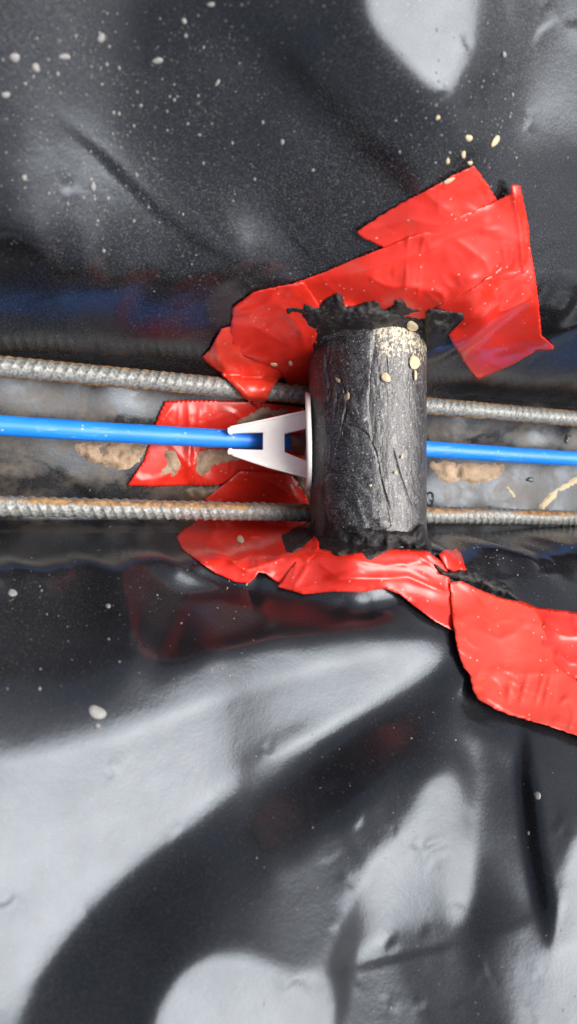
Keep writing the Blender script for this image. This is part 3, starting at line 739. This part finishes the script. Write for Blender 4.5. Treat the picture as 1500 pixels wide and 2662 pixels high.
tag(o, 'ragged black mastic tuft right of the top end of the pipe', 'mastic')
o = mastic('mastic_seal', [(808, 1380), (830, 1350), (870, 1345), (900, 1360), (960, 1370), (1010, 1380), (1060, 1375), (1090, 1355), (1112, 1385), (1122, 1420), (1120, 1450), (1095, 1440), (1060, 1425), (1010, 1430), (985, 1455), (950, 1465), (910, 1462), (870, 1450), (840, 1430)], '', rough=4, dz=.005, seed=35.0)
tag(o, 'black mastic smeared round the bottom end of the pipe', 'mastic')
o = mastic('mastic_seal', [(725, 1400), (740, 1380), (760, 1375), (790, 1358), (815, 1360), (812, 1400), (790, 1420), (765, 1435), (745, 1440), (735, 1415)], '', surf='sheet', rough=6, dz=.010, namp=.005, seed=37.0)
tag(o, 'torn black mastic lump on red tape left of the pipe foot', 'mastic')
o = mastic('mastic_seal', [(1115, 1440), (1140, 1460), (1170, 1480), (1230, 1480), (1290, 1500), (1330, 1530), (1350, 1555), (1330, 1560), (1290, 1545), (1240, 1525), (1190, 1512), (1150, 1500), (1122, 1470)], '', surf='sheet', rough=5, dz=.008, namp=.005, seed=39.0)
tag(o, 'trail of black mastic running right from the pipe foot', 'mastic')
o = mastic('mastic_seal', [(730, 815), (745, 800), (775, 792), (790, 800), (770, 815), (745, 830), (735, 830)], '', surf='sheet', rough=3, dz=.010, namp=.003, step=4, seed=41.0)
tag(o, 'thin black mastic smear on red tape left of the pipe top', 'mastic')

o = mastic('mastic_seal', [(770, 850), (800, 835), (825, 860), (830, 900), (850, 960), (835, 985), (822, 930), (805, 905), (785, 900), (778, 875)], '', rough=4, dz=.011, namp=.004, seed=43.0)
tag(o, 'black mastic dribble down the upper left side of the pipe', 'mastic')
# ------------------------------------------------------------------ white chair
DCH = 0.712                                         # distance of the chair from the lens
def ch(zx, zy, d=0.0):                              # point of the chair plate
    p_, q_ = 300+zx/2.64, 900+zy/2.64
    r = ray(np.array([p_]), np.array([q_]))[0]
    return CAM+(DCH+d)*r
chair = empty('tendon_chair', at_z(700, 1140, -0.01))
tag(chair, 'white plastic tendon chair tipped over, its base against the pipe', 'chair support')
def plate(name, poly, d0, d1, parent, bev=0.0006):
    n = len(poly)
    f_ = [ch(x, y, d0) for x, y in poly]; b_ = [ch(x, y, d0)+(d1-d0)*FWD for x, y in poly]
    o = mesh_obj(name, f_+b_, [tuple(reversed(range(n))), tuple(range(n, 2*n))]+[(i, (i+1) % n, n+(i+1) % n, n+i) for i in range(n)], M_WHITE, parent, smooth=False)
    import bmesh
    bm = bmesh.new(); bm.from_mesh(o.data); bmesh.ops.recalc_face_normals(bm, faces=bm.faces); bm.to_mesh(o.data); bm.free()
    bv = o.modifiers.new('edge', 'BEVEL'); bv.width = bev; bv.segments = 2; bv.limit_method = 'ANGLE'
    return o
H_OUT = [(770, 572), (776, 556), (792, 546), (900, 524), (1060, 491), (1200, 460), (1333, 432), (1333, 556), (1250, 578), (1161, 600), (1161, 726),
         (1240, 758), (1330, 793), (1330, 908), (1200, 874), (1040, 832), (900, 786), (800, 752), (778, 736), (770, 716), (776, 706), (795, 704), (900, 708), (1011, 711),
         (1011, 592), (900, 594), (800, 598), (780, 592)]
plate('frame', H_OUT, -0.004, 0.003, chair, .0009)
# raised rims moulded along the outer edges of both arms
plate('rim', [(778, 556), (792, 546), (900, 524), (1060, 491), (1200, 460), (1330, 433), (1330, 449), (1200, 477), (1060, 508), (900, 541), (795, 563)], -0.0066, 0.0042, chair, .0007)
plate('rim', [(800, 752), (900, 786), (1040, 832), (1200, 874), (1328, 908), (1328, 892), (1200, 857), (1040, 815), (900, 769), (803, 737)], -0.0066, 0.0042, chair, .0007)
# clip tips that hold the tendon
plate('clip_tip', [(768, 562), (778, 556), (800, 596), (796, 606), (778, 606), (768, 590)], -0.0074, 0.005, chair, .0008)
plate('clip_tip', [(768, 716), (778, 698), (796, 698), (802, 708), (780, 745), (768, 735)], -0.0074, 0.005, chair, .0008)
# round base, dished and seen edge on
cc = ch(1333, 655); Rb = 0.0432; V = []; rings = 10; segs = 64
for side in (0, 1):
    for i in range(rings+1):
        rad = Rb*i/rings if i else 1e-5
        for j in range(segs):
            an = 2*math.pi*j/segs
            dish = -0.0016*(rad/Rb)**2+(0.0044 if side == 0 else 0.0)-0.0022
            V.append(cc+RGT*(dish+0.0006*math.sin(2*an)*(rad/Rb)**2)+UPV*rad*math.cos(an)+FWD*rad*math.sin(an)*0.8)
F_ = []; half = (rings+1)*segs
for side in (0, 1):
    for i in range(rings):
        for j in range(segs):
            a_ = side*half+i*segs+j; b_ = side*half+i*segs+(j+1) % segs
            F_.append((a_, b_, b_+segs, a_+segs) if side == 0 else (a_, a_+segs, b_+segs, b_))
for j in range(segs):
    a_ = rings*segs+j; b_ = rings*segs+(j+1) % segs; F_.append((a_, b_, half+b_, half+a_))
mesh_obj('base', V, F_, M_WHITE, chair)

# ------------------------------------------------------------------ mud, water, splashes
def mud(poly, label, m=M_MUD, **kw):
    kw.setdefault('rough', 4); kw.setdefault('step', 6)
    kw.setdefault('noct', 5); kw.setdefault('namp', .0040); kw.setdefault('nsc', 22); kw['dz'] = kw.get('dz', .0006)+.0002; kw.setdefault('zmin', -.003); kw.setdefault('sink', .0016)
    o = patch('mud_patch', poly, m, thick=0.0, **kw); return tag(o, label, 'mud', 'mud left in the trench')
mud([(185, 1155), (230, 1145), (300, 1150), (380, 1150), (375, 1190), (340, 1225), (310, 1220), (270, 1212), (240, 1205), (215, 1190), (195, 1175)], 'tan mud patch on black plastic below the blue tendon, left of the tape', sm=1, seed=51.)
mud([(1108, 1200), (1160, 1198), (1250, 1202), (1318, 1205), (1312, 1220), (1305, 1240), (1270, 1250), (1240, 1262), (1215, 1258), (1180, 1258), (1150, 1255), (1125, 1225)], 'tan mud patch under the blue tendon right of the pipe', sm=1, seed=53.)
mud([(470, 1275), (500, 1264), (560, 1262), (600, 1256), (590, 1270), (560, 1295), (520, 1310), (480, 1300)], 'dark wet mud between the two floor tape strips', m=M_MUD_D, seed=55.)
mud([(425, 1175), (440, 1165), (470, 1170), (475, 1200), (470, 1225), (450, 1240), (430, 1240), (415, 1225), (438, 1205)], 'brown mud smear on the left end of the floor tape', dz=.0034, sm=1, seed=57.)
mud([(515, 1175), (560, 1165), (620, 1172), (640, 1190), (600, 1200), (560, 1205), (535, 1230), (505, 1245), (492, 1235), (500, 1210)], 'tan mud smear on floor tape below the chair tips', dz=.0042, sm=1, seed=59.)
mud([(610, 1100), (640, 1080), (680, 1062), (720, 1055), (760, 1070), (720, 1085), (690, 1088), (650, 1105), (620, 1112)], 'tan mud smear on floor tape above the chair arm', dz=.0032, sm=1, seed=61.)
mud([(775, 1235), (800, 1240), (806, 1290), (790, 1290), (772, 1265)], 'grey-brown mud beside the foot of the chair base', m=M_MUD_D, dz=.004, seed=63.)
mud([(756, 1128), (775, 1124), (797, 1130), (797, 1185), (770, 1182), (758, 1165)], 'dark brown lump behind the chair legs', m=M_MUD_D, dz=.004, namp=.004, surf='tendon', seed=65.)  # dark brown lump over the tendon, between the chair legs
mud([(1392, 1320), (1420, 1290), (1450, 1265), (1490, 1240), (1510, 1235), (1510, 1250), (1470, 1275), (1430, 1310), (1410, 1328)], 'pale mud streak at the right edge above the lower bar', m=M_SPLAT, rough=3, seed=67.)
mud([(1313, 1262), (1325, 1268), (1345, 1290), (1340, 1298), (1325, 1285)], 'small pale mud streak right of the pipe near the lower bar', m=M_SPLAT, rough=2, step=4, seed=69.)

def blob(name, m, px_, py_, rx, ry, hgt, surf, label, cat, group, rot=0.0, seed=0.0, dz=0.0):
    pts = []
    for k_ in range(14):
        an = 2*math.pi*k_/14; q_ = 1.08+0.14*math.sin(2*an+seed)+0.07*math.sin(3*an+2*seed)
        x_, y_ = rx*q_*math.cos(an), ry*q_*math.sin(an)
        pts.append((px_+x_*math.cos(rot)-y_*math.sin(rot), py_+x_*math.sin(rot)+y_*math.cos(rot)))
    o = patch(name, pts, m, dz=0.0003+dz, surf=surf, step=max(1.6, min(rx, ry)/4.0), rough=0.1 if surf == 'sheet' else 0.9, thick=0.0, dome=hgt, sm=1, namp=0.0 if surf == 'sheet' else .0008, nsc=9, noct=3, seed=seed)
    return tag(o, label, cat, group)
G = 'pale splashes on the pipe'
for px_, py_, rx, ry, rot, lb in [(1078, 942, 12, 18, 0.1, 'largest round tan mud splash, near the pipe\'s right edge'),
        (1003, 981, 12, 11, 0, 'round tan mud splash in the middle of the pipe'),
        (905, 1034, 7, 15, -0.2, 'elongated pale splash on the pipe\'s left half, level with the upper bar'),
        (877, 987, 5, 9, -0.5, 'small pale splash at the upper left of the pipe'),
        (909, 1052, 6, 6, 0, 'small pale splash just under the elongated one on the pipe'),
        (1072, 848, 13, 13, 0, 'tan mud splash on the gritty top right of the pipe'),
        (963, 1262, 5, 5, 0, 'tiny pale splash low on the pipe'),
        (1080, 975, 4, 14, 0, 'thin tan drip under the largest splash on the pipe'),
        (1045, 1188, 4, 4, 0, 'tiny white speck right of the pipe middle'),
        (1028, 1228, 4, 4, 0, 'tiny white speck at the lower right of the pipe')]:
    blob('mud_splash', M_SPLAT, px_, py_, rx, ry, .0007, 'pipe', lb, 'mud splash', G, rot, px_*.1, dz=.0012)
G2 = 'pale splashes on the plastic sheet'
for px_, py_, rx, ry, rot, lb in [(253, 1852, 20, 17, .4, 'biggest cream splash, alone on the lower bank at the left'),
        (254, 1886, 6, 6, 0, 'tiny cream drop just below the biggest splash'),
        (33, 1541, 12, 8, .5, 'pale flake on the lower bank near the left edge'),
        (38, 150, 14, 10, 0, 'grey splash near the left edge at the top, level with its neighbour'),
        (93, 176, 10, 11, 0, 'grey splash between the two top left ones, slightly lower'),
        (168, 148, 14, 8, .2, 'flat grey splash right of its two top left neighbours'),
        (263, 99, 9, 12, 0, 'grey drop standing highest in the top left group'),
        (410, 158, 13, 8, 0, 'flat grey splash at the top, left of centre'),
        (15, 247, 10, 9, 0, 'grey splash at the left edge below the top group'),
        (242, 485, 7, 11, .2, 'upright grey drop beside the long dark crease'),
        (63, 462, 6, 9, 0, 'grey drop left of the long dark crease'),
        (1288, 367, 8, 15, .5, 'long cream drip above the topmost tape strip'),
        (1219, 359, 8, 9, 0, 'round cream drop left of the long drip'),
        (1205, 402, 6, 9, .3, 'cream drop between the long drip and the tape'),
        (1164, 419, 5, 8, .4, 'small cream drop just above the topmost tape'),
        (1138, 306, 6, 6, 0, 'small pale drop left of the cream drops'),
        (1311, 142, 5, 8, .2, 'small pale drop near the top right'),
        (1167, 470, 14, 6, -.5, 'cream smear on the ragged edge of the topmost tape'),
        (1397, 2068, 10, 8, .5, 'pale flake beside the dark crease at the lower right'),
        (1222, 424, 6, 6, 0, 'pale drop touching the corner of the topmost tape'),
        (478, 55, 7, 7, 0, 'small pale drop near the top edge'),
        (548, 12, 9, 7, 0, 'pale drop cut close by the top edge'),
        (565, 215, 5, 9, .5, 'slanted pale drop right of the top group'),
        (281, 1575, 7, 5, 0, 'tiny pale drop on the dark part of the lower bank')]:
    blob('mud_splash', M_SPLAT if 1100 < px_ < 1300 and py_ < 600 else M_BEAD, px_, py_, rx, ry, .0012, 'sheet', lb, 'mud splash', G2, rot, px_*.13, dz=(.004 if px_ == 1167 else 0))
for px_, py_, rx, ry, rot, lb in [(625, 1402, 9, 9, 0, 'tan splash on the tape below the lower bar'), (712, 948, 8, 5, .2, 'pale splash on the tape flap by the upper bar'), (755, 945, 5, 6, 0, 'pale splash on crumpled tape beside the pipe')]:
    blob('mud_splash', M_SPLAT, px_, py_, rx, ry, .0015, 'sheet', lb, 'mud splash', 'pale splashes on the tape', rot, px_*.1, dz=.016 if py_ < 1000 else .005)

# fine splatter that nobody could count
def fleck_field(name, spots, m, label):
    Vv, Ff = [], []
    A = np.array(spots); P = cast(A[:, 0], A[:, 1], np.full(len(A), 0.0002), 'sheet')
    for (x_, y_, r_), c0 in zip(spots, P):
        rr_ = r_*np.linalg.norm(c0-CAM)/FPX; b0 = len(Vv); st_ = random.uniform(.7, 1.6); a0 = random.uniform(0, 3)
        q1 = cast(np.array([x_+3, x_]), np.array([y_, y_-3]), np.full(2, .0002), 'sheet')
        e1 = (q1[0]-c0); e1 /= np.linalg.norm(e1)+1e-9; e2 = (q1[1]-c0); e2 /= np.linalg.norm(e2)+1e-9; nn_ = np.cross(e1, e2)
        for ring_, hh in ((1.0, 0.0), (0.7, 0.42)):
            for k_ in range(6):
                an = a0+k_*math.pi/3; w_ = random.uniform(.9, 1.1)*ring_
                Vv.append(c0+rr_*w_*(math.cos(an)*e1+st_*math.sin(an)*e2)+nn_*rr_*hh)
        Vv.append(c0+nn_*rr_*0.6)
        for k_ in range(6):
            n_ = (k_+1) % 6
            Ff += [(b0+k_, b0+n_, b0+6+n_, b0+6+k_), (b0+6+k_, b0+6+n_, b0+12)]
    o = mesh_obj(name, Vv, Ff, m); o['kind'] = 'stuff'; o['label'] = label; o['category'] = 'splatter'
    return o
spots = []
while len(spots) < 300:
    x_, y_ = random.uniform(0, 820), random.gauss(330, 230)
    if y_ < 3 or y_ > 760: continue
    if random.random() > math.exp(-((x_-280)/360)**2): continue
    spots.append((x_, y_, 1.2+3.4*random.random()**5))
for _ in range(60): spots.append((random.gauss(1230, 90), random.gauss(300, 110), 1.5+2.5*random.random()**2))
for _ in range(70): spots.append((random.uniform(0, 700), random.gauss(1560, 120), 1.2+2.2*random.random()**3))
for _ in range(90): spots.append((random.uniform(1130, 1490), random.gauss(1420, 40), 1.2+1.6*random.random()**2))
for _ in range(60): spots.append((random.uniform(600, 1500), random.uniform(1750, 2650), 1.2+2.0*random.random()**3))
fleck_field('mud_splatter', spots, M_BEAD, 'fine pale splatter specks scattered over the black plastic')

for px_, py_, rx, ry, lb in [(1118, 1295, 11, 15, 'clear water drop beside the pipe above the lower bar'), (1380, 1247, 8, 6, 'clear water drop on the sheet below the blue tendon at the right'), (1478, 1142, 7, 12, 'clear water drop at the right edge above the tendon')]:
    blob('water_drop', M_WATER, px_, py_, rx, ry, .003, 'sheet', lb, 'water drop', 'water drops on the trench floor', 0, px_*.1)
